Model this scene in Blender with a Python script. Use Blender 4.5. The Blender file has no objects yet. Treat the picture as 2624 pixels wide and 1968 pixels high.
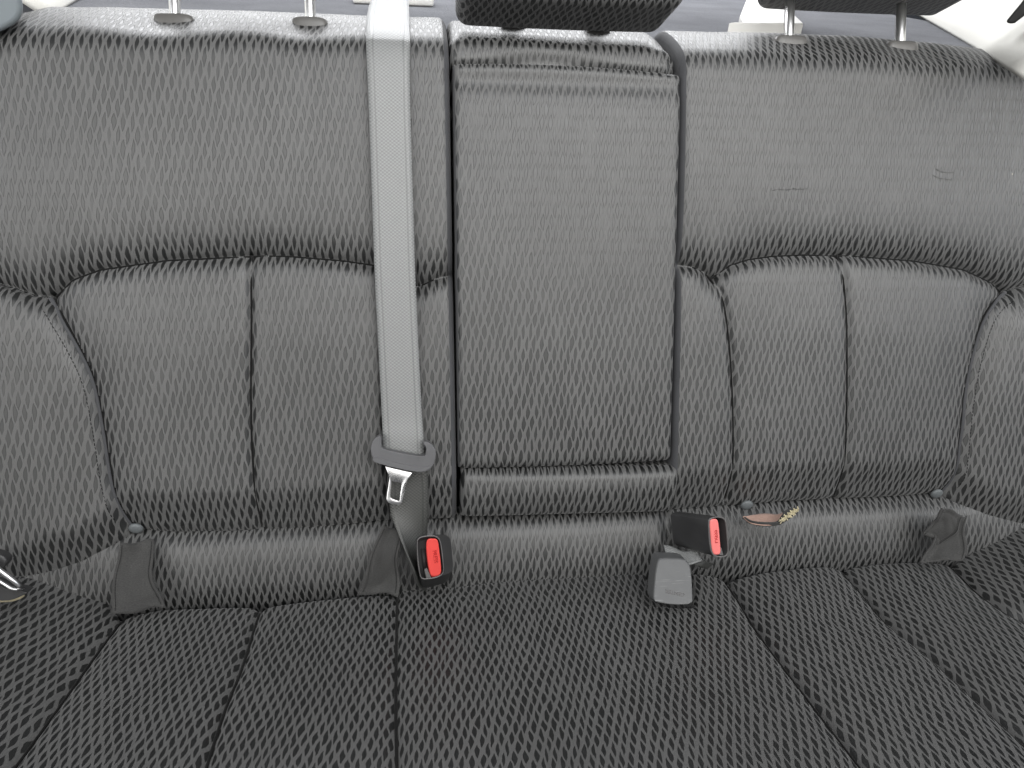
import bpy, math, random
import numpy as np
from mathutils import Vector, Matrix
random.seed(7); rng = np.random.RandomState(7)
scene = bpy.context.scene
COL = scene.collection

# ------------------------------------------------------------------ frame of the seat and the camera
# Plane frame of the backrest: X along the seat, v up the (reclined) backrest face, h out of it towards the cabin.
RECL = math.radians(25)
ORG = np.array([0.0, 0.0, 0.42])
NX = np.array([1.0, 0, 0]); NU = np.array([0, math.sin(RECL), math.cos(RECL)]); NN = np.array([0, -math.cos(RECL), math.sin(RECL)])
def W(p):
    p = np.asarray(p, float)
    return ORG + p[..., 0:1]*NX + p[..., 1:2]*NU + p[..., 2:3]*NN
F = 1800.0; DIST = .8; PX = -.2005972876*DIST
_ya, _pi, _ro = [math.radians(a) for a in (-6.9089514, 7.85257678, -0.36360494)]
def _rot(a, b, c):
    ca, sa, cb, sb, cc, sc = math.cos(a), math.sin(a), math.cos(b), math.sin(b), math.cos(c), math.sin(c)
    return np.array([[cc,-sc,0],[sc,cc,0],[0,0,1]])@np.array([[1,0,0],[0,cb,-sb],[0,sb,cb]])@np.array([[ca,0,sa],[0,1,0],[-sa,0,ca]])
RC = _rot(_ya, _pi, _ro)
def fit2w(d): return d[0]*NX - d[1]*NU - d[2]*NN
cam = bpy.data.objects.new('camera', bpy.data.cameras.new('camera')); COL.objects.link(cam)
r_, dn_, fw_ = fit2w(RC[0]), fit2w(RC[1]), fit2w(RC[2])
CP = W(np.array([PX, 0, DIST]))
M = Matrix(((r_[0], -dn_[0], -fw_[0], CP[0]), (r_[1], -dn_[1], -fw_[1], CP[1]), (r_[2], -dn_[2], -fw_[2], CP[2]), (0, 0, 0, 1)))
cam.matrix_world = M
cam.data.sensor_width = 36; cam.data.lens = 36*F/2624; cam.data.clip_start = .02; cam.data.clip_end = 100
scene.camera = cam
scene.view_settings.view_transform = 'Standard'; scene.view_settings.look = 'None'
scene.view_settings.exposure = -0.54; scene.view_settings.gamma = 1; scene.view_settings.use_curve_mapping = False

world = bpy.data.worlds.new('World'); scene.world = world; world.use_nodes = True
bg = world.node_tree.nodes['Background']; bg.inputs[0].default_value = (.80, .87, 1.0, 1); bg.inputs[1].default_value = .07

def area(name, loc, target, sx, sy, power, color, spread=None):
    l = bpy.data.lights.new(name, 'AREA'); l.shape = 'RECTANGLE'; l.size = sx; l.size_y = sy; l.energy = power; l.color = color
    if spread: l.spread = math.radians(spread)
    o = bpy.data.objects.new(name, l); COL.objects.link(o); o.location = loc
    o.rotation_euler = (Vector(target)-Vector(loc)).to_track_quat('-Z', 'Y').to_euler()
    return o
area('windscreen_light', (.85, -1.55, 1.72), (0.15, 0, .85), 2.3, 1.2, 18, (1, .985, .95), 88)
area('windscreen_light', (-1.25, -1.55, 1.36), (-.2, 0, .8), 1.5, 1.2, 11.5, (1, .99, .96), 95)
area('rear_window_light', (-.1, 1.25, 1.42), (0, .0, .6), 1.9, .62, 54, (.97, .98, 1.0))
area('overhead_fill', (.1, -.75, 1.75), (0.05, -.45, .2), 1.3, .7, 22, (.98, .99, 1.0))  # added overhead fill without a known source, brightens the seat
area('side_window_light', (-1.5, -.35, 1.15), (-.1, -.05, .3), .9, .5, 7, (.95, .97, 1.0))
area('side_window_light', (1.9, -.9, 1.2), (.2, -.05, .35), 1.0, .9, 16, (.93, .96, 1.0))

# ------------------------------------------------------------------ unprojection helpers (photo px of 2624 wide, D() = 2212 wide)
def ray(x, y):
    d = RC.T@np.array([(x-1312)/F, (y-984)/F, 1.0]); return np.array([d[0], -d[1], -d[2]])
CPL = np.array([PX, 0, DIST])
def back(x, y, h=0.0):
    d = ray(x, y); t = (DIST-h)/-d[2]; return CPL+t*d
SD = 2624/2212.
def D(pts): return [(p[0]*SD, p[1]*SD) + tuple(p[2:]) for p in pts]
def bk(pts, h=0.0): return np.array([back(x, y, h)[:2] for x, y in pts])
TH = math.radians(12); SO = np.array([0, -.36, .03]); SN = np.array([0, math.cos(TH), math.sin(TH)]); SW = np.array([0, -math.sin(TH), math.cos(TH)])
def seat_pt(x, y, up=0.0):
    d = ray(x, y); t = ((SO+SN*up-CPL)@SN)/(d@SN); p = CPL+t*d; return np.array([p[0], (p-SO)@SW])
def st(pts): return np.array([seat_pt(x, y) for x, y in pts])
def S2L(X, s, up):      # seat coordinates -> plane frame
    X, s, up = np.broadcast_arrays(X, s, up)
    return np.stack([X, SO[1]+s*SW[1]+up*SN[1], SO[2]+s*SW[2]+up*SN[2]], -1)

# ------------------------------------------------------------------ materials
class NT:
    def __init__(s, m): s.t = m.node_tree; s.n = s.t.nodes; s.l = s.t.links
    def new(s, ty, **k):
        n = s.n.new(ty)
        for a, b in k.items(): setattr(n, a, b)
        return n
    def put(s, i, v):
        if v is None: return
        if isinstance(v, (int, float)): i.default_value = v
        elif isinstance(v, tuple): i.default_value = v if len(v) != 3 or i.type == 'VECTOR' else v+(1,)
        else: s.l.new(v, i)
    def m(s, op, a, b=None, c=None):
        n = s.new('ShaderNodeMath', operation=op)
        for i, v in enumerate((a, b, c)): s.put(n.inputs[i], v)
        return n.outputs[0]
    def smooth(s, v, a, b, o0=0.0, o1=1.0):
        n = s.new('ShaderNodeMapRange', interpolation_type='SMOOTHSTEP')
        for k, x in (('Value', v), ('From Min', a), ('From Max', b), ('To Min', o0), ('To Max', o1)): s.put(n.inputs[k], x)
        return n.outputs[0]
    def noise(s, vec, scale, detail=2, rough=.5):
        n = s.new('ShaderNodeTexNoise'); s.put(n.inputs['Vector'], vec); s.put(n.inputs['Scale'], scale)
        n.inputs['Detail'].default_value = detail; n.inputs['Roughness'].default_value = rough
        return n.outputs[0]
    def mixc(s, f, a, b, blend='MIX'):
        n = s.new('ShaderNodeMix', data_type='RGBA', blend_type=blend)
        s.put(n.inputs[0], f); s.put(n.inputs[6], a); s.put(n.inputs[7], b); return n.outputs[2]
    def uv(s):
        return s.new('ShaderNodeUVMap').outputs[0]
    def xy(s, v):
        n = s.new('ShaderNodeSeparateXYZ'); s.l.new(v, n.inputs[0]); return n.outputs[0], n.outputs[1]
    def comb(s, x, y, z=0.0):
        n = s.new('ShaderNodeCombineXYZ'); s.put(n.inputs[0], x); s.put(n.inputs[1], y); s.put(n.inputs[2], z); return n.outputs[0]
    def bump(s, h, strength, dist):
        n = s.new('ShaderNodeBump'); n.inputs['Strength'].default_value = strength; n.inputs['Distance'].default_value = dist
        s.l.new(h, n.inputs['Height']); return n.outputs[0]
def newmat(name):
    m = bpy.data.materials.new(name); m.use_nodes = True
    b = m.node_tree.nodes['Principled BSDF']; return m, NT(m), b
def lint(t, u, v, col, dens=.12):
    w = t.new('ShaderNodeTexVoronoi'); t.l.new(t.comb(t.m('MULTIPLY', u, 1.0), v), w.inputs['Vector']); w.inputs['Scale'].default_value = 26
    wn = t.new('ShaderNodeTexWhiteNoise'); t.l.new(w.outputs['Color'], wn.inputs[0])
    pick = t.m('LESS_THAN', wn.outputs[0], dens)
    near = t.m('LESS_THAN', w.outputs['Distance'], .022)
    return t.mixc(t.m('MULTIPLY', t.m('MULTIPLY', pick, near), .75), col, (.45, .42, .36))

def fabric_pattern():
    m, t, b = newmat('jacquard_fabric')
    u, v = t.xy(t.uv())
    uvv = t.comb(u, v)
    n1 = t.noise(uvv, 9, 2); n2 = t.noise(uvv, 140, 1)
    n3 = t.noise(uvv, 38, 1)
    u1 = t.m('ADD', u, t.m('MULTIPLY_ADD', n1, .010, t.m('MULTIPLY_ADD', n3, .0045, t.m('MULTIPLY', n2, .0024))))
    Px, Pv = .0089, .0215
    uu = t.m('DIVIDE', u1, Px); vv = t.m('DIVIDE', t.m('ADD', v, t.m('MULTIPLY', n1, .006)), Pv)
    def lattice(o):
        a = t.m('ADD', uu, o); c = t.m('ADD', vv, o); ra = t.m('ROUND', a); rc = t.m('ROUND', c)
        wn = t.new('ShaderNodeTexWhiteNoise'); t.l.new(t.comb(ra, rc, o), wn.inputs[0]); r1, r2 = wn.outputs[0], t.xy(wn.outputs[1])[1]
        dx = t.m('SUBTRACT', a, ra); dy = t.m('SUBTRACT', c, rc)
        dx = t.m('SUBTRACT', dx, t.m('MULTIPLY', dy, .29))
        dx = t.m('ADD', dx, t.m('MULTIPLY', t.m('SINE', t.m('MULTIPLY', dy, 6.2832)), .035))
        q = t.m('DIVIDE', dy, t.m('MULTIPLY_ADD', r1, .09, .325))
        w = t.m('MULTIPLY', t.m('SUBTRACT', 1.0, t.m('ABSOLUTE', t.m('POWER', t.m('ABSOLUTE', q), 1.5))), t.m('MULTIPLY_ADD', r2, .085, .185))
        return t.m('SUBTRACT', w, t.m('ABSOLUTE', dx)), r1
    mA, iA = lattice(0.0); mB, iB = lattice(.5)
    mm = t.m('MAXIMUM', mA, mB); idn = t.m('ADD', t.m('MULTIPLY', iA, .5), t.m('MULTIPLY', iB, .5))
    cell = t.smooth(mm, -.015, .05)
    line = t.smooth(t.m('ABSOLUTE', t.m('ADD', mm, -.022)), .008, .045, 1.0, 0.0)
    line = t.m('MULTIPLY', line, t.smooth(t.noise(uvv, 55, 1), .30, .52, .25, 1.0))
    # yarn: fine horizontal threads
    yarn = t.noise(t.comb(t.m('MULTIPLY', u, 900), t.m('MULTIPLY', v, 2200)), 1.0, 2, .7)
    big = t.noise(uvv, 5, 3)
    tone = t.m('MULTIPLY_ADD', big, .5, .75)
    net = t.mixc(yarn, (.034, .0340, .0337), (.140, .1395, .1385))
    net = lint(t, u, v, net)
    vm = t.new('ShaderNodeVectorMath', operation='SCALE'); t.l.new(net, vm.inputs[0]); t.l.new(tone, vm.inputs['Scale'])
    bl = b
    bl.inputs['Roughness'].default_value = .50; bl.inputs['Specular IOR Level'].default_value = .42; bl.inputs['IOR'].default_value = 1.6
    t.l.new(vm.outputs[0], bl.inputs['Base Color'])
    bl.inputs['Sheen Weight'].default_value = .16; bl.inputs['Sheen Roughness'].default_value = .45
    cb = t.new('ShaderNodeBsdfPrincipled')
    cc = t.mixc(t.m('MULTIPLY', idn, yarn), (.0025, .003, .003), (.009, .0095, .0095))
    t.l.new(cc, cb.inputs['Base Color']); cb.inputs['Roughness'].default_value = .43; cb.inputs['Specular IOR Level'].default_value = .72; cb.inputs['IOR'].default_value = 1.60
    hgt = t.m('ADD', t.m('MULTIPLY', t.m('SUBTRACT', 1.0, cell), .45), t.m('MULTIPLY', yarn, .55))
    hgt = t.m('SUBTRACT', hgt, t.m('MULTIPLY', line, .25))
    bp = t.bump(hgt, .6, .0007); t.l.new(bp, bl.inputs['Normal'])
    bp2 = t.bump(yarn, .35, .0004); t.l.new(bp2, cb.inputs['Normal'])
    mx = t.new('ShaderNodeMixShader'); t.l.new(cell, mx.inputs[0]); t.l.new(bl.outputs[0], mx.inputs[1]); t.l.new(cb.outputs[0], mx.inputs[2])
    dk = t.new('ShaderNodeBsdfDiffuse'); dk.inputs[0].default_value = (.006, .006, .006, 1)
    mx2 = t.new('ShaderNodeMixShader'); t.l.new(t.m('MULTIPLY', line, .52), mx2.inputs[0]); t.l.new(mx.outputs[0], mx2.inputs[1]); t.l.new(dk.outputs[0], mx2.inputs[2])
    t.l.new(mx2.outputs[0], t.n['Material Output'].inputs[0])
    return m
def fabric_plain(name, c0, c1, rough=.8, su=1400, sv=2200, spec=.3, bstr=.5):
    m, t, b = newmat(name); u, v = t.xy(t.uv())
    y = t.noise(t.comb(t.m('MULTIPLY', u, su), t.m('MULTIPLY', v, sv)), 1.0, 2, .6)
    big = t.noise(t.comb(u, v), 30, 3)
    c = t.mixc(t.m('MULTIPLY', y, t.m('ADD', big, .4)), c0, c1); t.l.new(lint(t, u, v, c, .1), b.inputs['Base Color'])
    b.inputs['Roughness'].default_value = rough; b.inputs['Specular IOR Level'].default_value = spec
    b.inputs['Sheen Weight'].default_value = .1
    t.l.new(t.bump(y, bstr, .0005), b.inputs['Normal']); return m
def webbing(name, c0, c1):
    m, t, b = newmat(name); u, v = t.xy(t.uv())
    a = t.m('SINE', t.m('MULTIPLY', u, 2*math.pi/.0048)); c = t.m('SINE', t.m('ADD', t.m('MULTIPLY', v, 2*math.pi/.0036), t.m('MULTIPLY', t.m('SIGN', a), 1.57)))
    w = t.m('MULTIPLY_ADD', t.m('MULTIPLY', t.m('ABSOLUTE', a), c), .5, .5)
    e = t.m('ABSOLUTE', t.m('SUBTRACT', u, .0235)); rib = t.smooth(t.m('ABSOLUTE', t.m('SUBTRACT', e, .0165)), .0006, .0014)
    nz = t.noise(t.comb(u, v), 900, 1)
    col = t.mixc(t.m('MULTIPLY_ADD', w, .6, t.m('MULTIPLY', nz, .4)), c0, c1)
    col = t.mixc(t.m('MULTIPLY', t.m('SUBTRACT', 1.0, rib), .35), col, (c0[0]*.5, c0[1]*.5, c0[2]*.5))
    t.l.new(col, b.inputs['Base Color']); b.inputs['Roughness'].default_value = .42; b.inputs['Specular IOR Level'].default_value = .6
    t.l.new(t.bump(t.m('MULTIPLY', w, rib), .5, .0006), b.inputs['Normal']); return m
def plastic(name, col, rough=.5, wear=.25, bump=.15, scale=300, spec=.5, metal=0.0, scratch=False):
    m, t, b = newmat(name)
    tc = t.new('ShaderNodeTexCoord').outputs['Object']
    n1 = t.noise(tc, scale, 3); n2 = t.noise(tc, 40, 3)
    lo = tuple(x*(1-wear) for x in col); hi = tuple(min(1, x*(1+wear)) for x in col)
    c = t.mixc(n2, lo, hi)
    if scratch:
        mp = t.new('ShaderNodeMapping'); t.l.new(tc, mp.inputs[0]); mp.inputs['Scale'].default_value = (18, 900, 900)
        s = t.smooth(t.noise(mp.outputs[0], 1.0, 2), .64, .72)
        c = t.mixc(t.m('MULTIPLY', s, .5), c, tuple(min(1, x*2.6) for x in col))
    t.l.new(c, b.inputs['Base Color']); b.inputs['Metallic'].default_value = metal
    t.l.new(t.m('MULTIPLY_ADD', n2, .2, rough-.1), b.inputs['Roughness']); b.inputs['Specular IOR Level'].default_value = spec
    t.l.new(t.bump(n1, bump, .0006), b.inputs['Normal']); return m
def carpet(name, c0, c1, scale=260):
    m, t, b = newmat(name); tc = t.new('ShaderNodeTexCoord').outputs['Object']
    mp = t.new('ShaderNodeMapping'); t.l.new(tc, mp.inputs[0]); mp.inputs['Scale'].default_value = (1, 3, 3)
    n = t.noise(mp.outputs[0], scale, 3, .7); n2 = t.noise(tc, 12, 2)
    t.l.new(t.mixc(t.m('MULTIPLY_ADD', n2, .5, t.m('MULTIPLY', n, .6)), c0, c1), b.inputs['Base Color']); b.inputs['Roughness'].default_value = .95
    b.inputs['Specular IOR Level'].default_value = .1
    t.l.new(t.bump(n, .8, .002), b.inputs['Normal']); return m

MF = fabric_pattern()
MT = fabric_plain('plain_trim_fabric', (.030, .031, .034), (.085, .086, .092))
MD = fabric_plain('dark_twill_fabric', (.014, .014, .015), (.080, .079, .076), su=500, sv=1500)
MBK = fabric_plain('black_lining_and_seam_shade', (.006, .006, .006), (.012, .012, .012), spec=.05)  # linings and stitches, also the black shade tubes in the seam grooves
MW = webbing('grey_webbing', (.105, .109, .109), (.265, .27, .27))
MWD = webbing('dark_webbing', (.022, .024, .023), (.065, .065, .061))
MP_G = plastic('grey_tongue_plastic', (.10, .10, .105), .42, .2)
MP_B = plastic('black_buckle_plastic', (.030, .030, .031), .40, .3)
MP_RIM = plastic('worn_buckle_rim', (.12, .115, .115), .38, .35, .25)
MP_C = plastic('scuffed_cover_plastic', (.10, .102, .104), .45, .2, .2, scratch=True)
MP_RED = plastic('red_button_plastic', (.74, .075, .065), .36, .06, .05)
MP_RED2 = plastic('glare_red_button_plastic', (.80, .20, .19), .34, .06, .05)  # the same red with window glare painted into a paler base
MP_REDT = plastic('red_lettering_plastic', (.42, .02, .02), .5, .05, .02)
MP_SL = plastic('dark_slot', (.010, .008, .009), .6, .1)
MP_GD = plastic('post_guide_plastic', (.095, .092, .088), .35, .1)
MM = plastic('tongue_steel', (.62, .62, .63), .28, .12, .1, metal=1.0)
MCH = plastic('chrome_post', (.85, .85, .84), .34, .03, .0, metal=1.0)
MBT = plastic('fastener_plastic', (.115, .125, .13), .5, .15)
MWH = plastic('white_plastic', (.78, .77, .74), .5, .03, .1)
MTRIM = plastic('cream_pillar_trim', (.66, .65, .61), .75, .03, .3, spec=.25)
MHK = plastic('black_hook_plastic', (.006, .006, .006), .6, .1)
MSH = carpet('shelf_carpet', (.080, .083, .092), (.26, .265, .285))
MLT = fabric_plain('pink_tag_backing', (.36, .22, .17), (.62, .42, .35), .8, 300, 300)
MFR = fabric_plain('cream_frayed_edge', (.35, .30, .17), (.62, .56, .40), .9, 700, 500)

# ------------------------------------------------------------------ mesh helpers
def tag(o, label=None, cat=None, group=None, kind=None):
    if label: o['label'] = label
    if cat: o['category'] = cat
    if group: o['group'] = group
    if kind: o['kind'] = kind
    return o
def empty(name, L, label, cat, group=None):
    o = bpy.data.objects.new(name, None); COL.objects.link(o); o.empty_display_size = .03
    p = W(np.array(L)); o.location = p
    return tag(o, label, cat, group)
def mesh_obj(name, verts, faces, mat, parent=None, uvs=None, smooth=True, vn=None):
    me = bpy.data.meshes.new(name)
    me.from_pydata([tuple(map(float, v)) for v in verts], [], [tuple(int(i) for i in f) for f in faces]); me.update()
    if uvs is not None:
        uvs = np.asarray(uvs); l = me.uv_layers.new(name='UVMap'); li = np.empty(len(me.loops), int); me.loops.foreach_get('vertex_index', li)
        l.data.foreach_set('uv', uvs[li].astype(np.float32).ravel())
    if smooth: me.shade_smooth()
    if vn is not None: me.normals_split_custom_set_from_vertices([tuple(map(float, n)) for n in vn])
    me.materials.append(mat)
    o = bpy.data.objects.new(name, me); COL.objects.link(o)
    if parent is not None:
        o.parent = parent; bpy.context.view_layer.update() if False else None
        o.matrix_parent_inverse = root_inv(parent)
    return o
def root_inv(p):
    m = Matrix.Identity(4)
    chain = []
    q = p
    while q is not None: chain.append(q); q = q.parent
    for q in reversed(chain):
        m = m @ q.matrix_parent_inverse @ q.matrix_basis
    return m.inverted()
def gridfaces(nr, nc):
    i = np.arange(nr*nc).reshape(nr, nc)
    return np.stack([i[:-1, :-1], i[:-1, 1:], i[1:, 1:], i[1:, :-1]], -1).reshape(-1, 4)
def grid_normals(P):
    dr = np.gradient(P, axis=0); dc = np.gradient(P, axis=1); n = np.cross(dc, dr); ln = np.linalg.norm(n, axis=-1, keepdims=True); return n/np.maximum(ln, 1e-12)
def split_grid(L, UV, reg, specs, flip=False):
    """L: plane-frame points (nr,nc,3); reg: region id per face (nr-1,nc-1); specs: {id:(name,mat,parent,uvoffset)}"""
    P = W(L); N = grid_normals(P); nr, nc = P.shape[:2]
    fc = gridfaces(nr, nc); rf = reg.ravel(); out = {}
    if flip: fc = fc[:, ::-1]; N = -N
    for k, (name, mat, parent, off) in specs.items():
        f = fc[rf == k]
        if len(f) == 0: continue
        used, inv = np.unique(f, return_inverse=True)
        out[k] = mesh_obj(name, P.reshape(-1, 3)[used], inv.reshape(f.shape), mat, parent, UV.reshape(-1, 2)[used]+np.array(off), True, N.reshape(-1, 3)[used])
    return out
def sdist(X, V, poly):
    """distance and side sign (left of direction = +) to polyline"""
    sh = X.shape; p = np.stack([X.ravel(), V.ravel()], -1); best = np.full(len(p), 1e9); sg = np.ones(len(p))
    for a, b in zip(poly[:-1], poly[1:]):
        ab = b-a; t = np.clip(((p-a)@ab)/max(ab@ab, 1e-12), 0, 1); q = p-a-t[:, None]*ab; d = np.hypot(q[:, 0], q[:, 1])
        cr = ab[0]*(p[:, 1]-a[1])-ab[1]*(p[:, 0]-a[0]); m = d < best; best[m] = d[m]; sg[m] = np.sign(cr[m])
    best = np.sqrt(best**2+.0014**2)-.0008
    return best.reshape(sh), sg.reshape(sh)
def smoothpoly(pts, n=60):
    pts = np.asarray(pts, float); out = []
    P = np.vstack([2*pts[0]-pts[1], pts, 2*pts[-1]-pts[-2]])
    k = max(2, n//(len(pts)-1))
    for i in range(1, len(P)-2):
        for t in np.linspace(0, 1, k, endpoint=False):
            out.append(.5*((2*P[i])+(-P[i-1]+P[i+1])*t+(2*P[i-1]-5*P[i]+4*P[i+1]-P[i+2])*t*t+(-P[i-1]+3*P[i]-3*P[i+1]+P[i+2])*t**3))
    out.append(pts[-1]); return np.array(out)
def groove(X, V, seams):
    g = np.zeros(X.shape)
    for poly, dep, wl, wr, nd in seams:
        d, s = sdist(X, V, poly); w = np.where(s > 0, wl, wr)
        g = g - dep*np.exp(-d/w) - nd*np.exp(-(d/.0028)**2)
    return g
def sm(x, a, b):
    t = np.clip((x-a)/(b-a), 0, 1); return t*t*(3-2*t)
def vnoise(X, V, s, seed=0):
    r = np.random.RandomState(seed); out = np.zeros(X.shape)
    for k in range(6):
        a = r.rand()*6.28; f = s*(.6+.9*r.rand()); out += np.sin(f*(X*math.cos(a)+V*math.sin(a))+r.rand()*6.28)
    return out/6
def extrude(name, loop, vec, scale, mat, parent, bevel=.001, seg=3, inner=None, depth=None, uvscale=1.0):
    """solid from a world-space loop (front face) extruded along vec; optional inner loop makes an opening sunk by depth"""
    loop = np.array(loop); n = len(loop); c = loop.mean(0); bk_ = c+(loop-c)*scale+vec
    verts = list(loop)+list(bk_); faces = []
    for i in range(n): j = (i+1) % n; faces.append((i, i+n, j+n, j))
    if inner is None: faces.append(tuple(range(n)))
    faces.append(tuple(range(2*n-1, n-1, -1)))
    if inner is not None:
        b0 = len(verts); verts += list(inner); b1 = len(verts); verts += list(np.array(inner)+depth)
        for i in range(n):
            j = (i+1) % n; faces.append((i, j, b0+j, b0+i)); faces.append((b0+i, b0+j, b1+j, b1+i))
        if depth is not None: faces.append(tuple(range(b1, b1+n)))
    o = mesh_obj(name, verts, faces, mat, parent, None, True)
    import bmesh
    bm = bmesh.new(); bm.from_mesh(o.data); bmesh.ops.recalc_face_normals(bm, faces=bm.faces); bm.to_mesh(o.data); bm.free(); o.data.shade_smooth()
    if bevel:
        m = o.modifiers.new('bevel', 'BEVEL'); m.width = bevel; m.segments = seg; m.limit_method = 'ANGLE'; m.angle_limit = math.radians(35); m.harden_normals = False
        w = o.modifiers.new('wn', 'WEIGHTED_NORMAL'); w.keep_sharp = True
    return o
def resample(loop, n):
    loop = np.array(loop, float); L = np.vstack([loop, loop[:1]]); s = np.r_[0, np.cumsum(np.linalg.norm(np.diff(L, axis=0), axis=1))]
    q = np.linspace(0, s[-1], n, endpoint=False); return np.stack([np.interp(q, s, L[:, k]) for k in range(L.shape[1])], -1)
def rnd(loop, it=2):
    loop = np.array(loop, float)
    for _ in range(it): nx = np.roll(loop, -1, 0); loop = np.stack([.75*loop+.25*nx, .25*loop+.75*nx], 1).reshape(-1, loop.shape[1])
    return loop
def pw(pts): return np.array([W(back(p[0], p[1], p[2])) for p in pts])
def planepts(pts, hf): return np.array([W(back(x, y, hf(x, y))) for x, y in pts])
def tube(name, pts, r, mat, parent, n=10, caps=True):
    pts = np.array(pts, float); V = []; Fc = []
    up0 = np.array([.3, .2, 1.0])
    for i, p in enumerate(pts):
        tn = pts[min(i+1, len(pts)-1)]-pts[max(i-1, 0)]; tn /= np.linalg.norm(tn); a = np.cross(tn, up0); a /= np.linalg.norm(a); b = np.cross(tn, a)
        rr = r[i] if hasattr(r, '__len__') else r
        for k in range(n): V.append(p+rr*(math.cos(6.2832*k/n)*a+math.sin(6.2832*k/n)*b))
    for i in range(len(pts)-1):
        for k in range(n): Fc.append((i*n+k, i*n+(k+1) % n, (i+1)*n+(k+1) % n, (i+1)*n+k))
    if caps: Fc.append(tuple(range(n-1, -1, -1))); Fc.append(tuple(range((len(pts)-1)*n, len(pts)*n)))
    return mesh_obj(name, V, Fc, mat, parent, None, True)
def ribbon(name, rows, mat, parent, thick=.0014, width=.047, nr=60, nc=9, curl=None):
    """rows: [(left xyz px/px/h, right)] -> cloth strip with thickness"""
    A = smoothpoly([W(back(*r[0])) for r in rows], nr); B = smoothpoly([W(back(*r[1])) for r in rows], nr)
    w = np.linspace(0, 1, nc)[None, :, None]; P = A[:, None]*(1-w)+B[:, None]*w
    if curl is not None: P = P + curl(P)
    s = np.r_[0, np.cumsum(np.linalg.norm(np.diff((A+B)/2, axis=0), axis=1))]
    UV = np.stack(np.broadcast_arrays(np.linspace(0, width, nc)[None, :], s[:, None]), -1)
    return slab(name, P, UV, thick, mat, parent)
def slab(name, P, UV, thick, mat, parent):
    N = grid_normals(P); c = W(CPL)
    if ((c-P.reshape(-1, 3).mean(0))@N.reshape(-1, 3).mean(0)) < 0: N = -N
    Q = P-N*thick; nr, nc = P.shape[:2]; f1 = gridfaces(nr, nc); f2 = f1[:, ::-1]+nr*nc; i = np.arange(nr*nc).reshape(nr, nc)
    b = np.r_[i[0, :-1], i[:-1, -1], i[-1, :0:-1], i[:0:-1, 0]]; bn = np.roll(b, -1)
    f3 = np.stack([b, b+nr*nc, bn+nr*nc, bn], -1)
    o = mesh_obj(name, np.vstack([P.reshape(-1, 3), Q.reshape(-1, 3)]), np.vstack([f1, f2, f3]), mat, parent, np.vstack([UV.reshape(-1, 2)]*2), True)
    import bmesh
    bm = bmesh.new(); bm.from_mesh(o.data); bmesh.ops.recalc_face_normals(bm, faces=bm.faces); bm.to_mesh(o.data); bm.free()
    return o
def dedup(v, eps=1e-5):
    v = np.sort(v); return v[np.r_[True, np.diff(v) > eps]]

# ------------------------------------------------------------------ seam curves on the backrest (X, v)
EDGE_L, EDGE_R = -.1295, .1315
side_R = smoothpoly(bk(D([(1548,603),(1566,645),(1578,740),(1585,850),(1586,1000),(1580,1085)])), 40)
low_R = bk(D([(1474,573),(1505,577),(1530,587),(1548,603),(1590,572),(1630,560),(1680,553),(1750,550),(1850,552),(1990,563),(2100,582),(2165,610),(2195,632),(2212,625),(2300,600),(2420,585)]))
bol_R = smoothpoly(bk(D([(2195,632),(2160,655),(2130,700),(2105,780),(2090,860),(2080,960),(2070,1040),(2046,1095)])), 50)
mid_R = smoothpoly(bk(D([(1825,552),(1832,700),(1831,900),(1822,1095)])), 30)
valX = side_R[0][0]
side_L = side_R*np.array([-1, 1])
low_L = bk(D([(-200,575),(-100,598),(0,620),(60,642),(95,645),(140,605),(200,583),(350,562),(500,555),(560,552),(620,553),(740,563),(808,573),(850,596)]))
low_L = np.vstack([low_L, [[-valX, side_L[0][1]]], bk(D([(905,620),(940,603),(983,593)]))])
bol_L = smoothpoly(bk(D([(95,645),(122,680),(170,760),(200,830),(220,930),(240,1050),(265,1130),(288,1170)])), 50)
mid_L = smoothpoly(bk(D([(538,553),(542,700),(541,900),(548,1050),(560,1168)])), 30)
bot_L = bk(D([(-300,1330),(-100,1300),(0,1290),(65,1272),(100,1266),(180,1240),(240,1202),(285,1166),(330,1167),(430,1166),(560,1163),(700,1152),(805,1141),(925,1136),(985,1134)]), 0.0)
bot_R = bk(D([(1455,1116),(1600,1106),(1700,1096),(1900,1087),(2040,1081),(2075,1108),(2130,1140),(2212,1162),(2400,1180)]), 0.0)
TOPS = bk(D([(-200,140),(-60,105),(0,70),(30,46),(60,30),(115,17),(250,17),(400,22),(600,28),(790,35),(970,40),(1480,68),(1640,70),(1850,80),(2000,92),(2130,108),(2212,130),(2400,175)]), -.086)
RR = .06
def vtop(X): return np.interp(X, TOPS[:, 0], TOPS[:, 1])-CREST      # where the face starts to roll over
_ss = np.linspace(0, .60, 2401)
_ph = np.radians(np.interp(_ss, [0, .008, .030, .042, .112, .150, .21, .60], [0, 7, 38, 50, 64, 90, 165, 176]))
_pv = np.r_[0, np.cumsum(np.cos((_ph[1:]+_ph[:-1])/2)*np.diff(_ss))]; _phh = -np.r_[0, np.cumsum(np.sin((_ph[1:]+_ph[:-1])/2)*np.diff(_ss))]
CREST = float(np.interp(math.radians(70), _ph, _pv))
def profile(vc, q):
    """arc length q -> (v, h, nv, nh): straight face, shoulder, top, down the back"""
    qa = np.maximum(q-vc, 0)
    ph = np.interp(qa, _ss, _ph)
    v = np.where(q < vc, q, vc+np.interp(qa, _ss, _pv)); h = np.where(q < vc, 0, np.interp(qa, _ss, _phh))
    return v, h, np.sin(ph), np.cos(ph)
def edge_round(n, r):
    th = np.linspace(0, math.pi/2, n); return r*(1-np.sin(th)), -r*(1-np.cos(th))   # inset, drop

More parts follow.
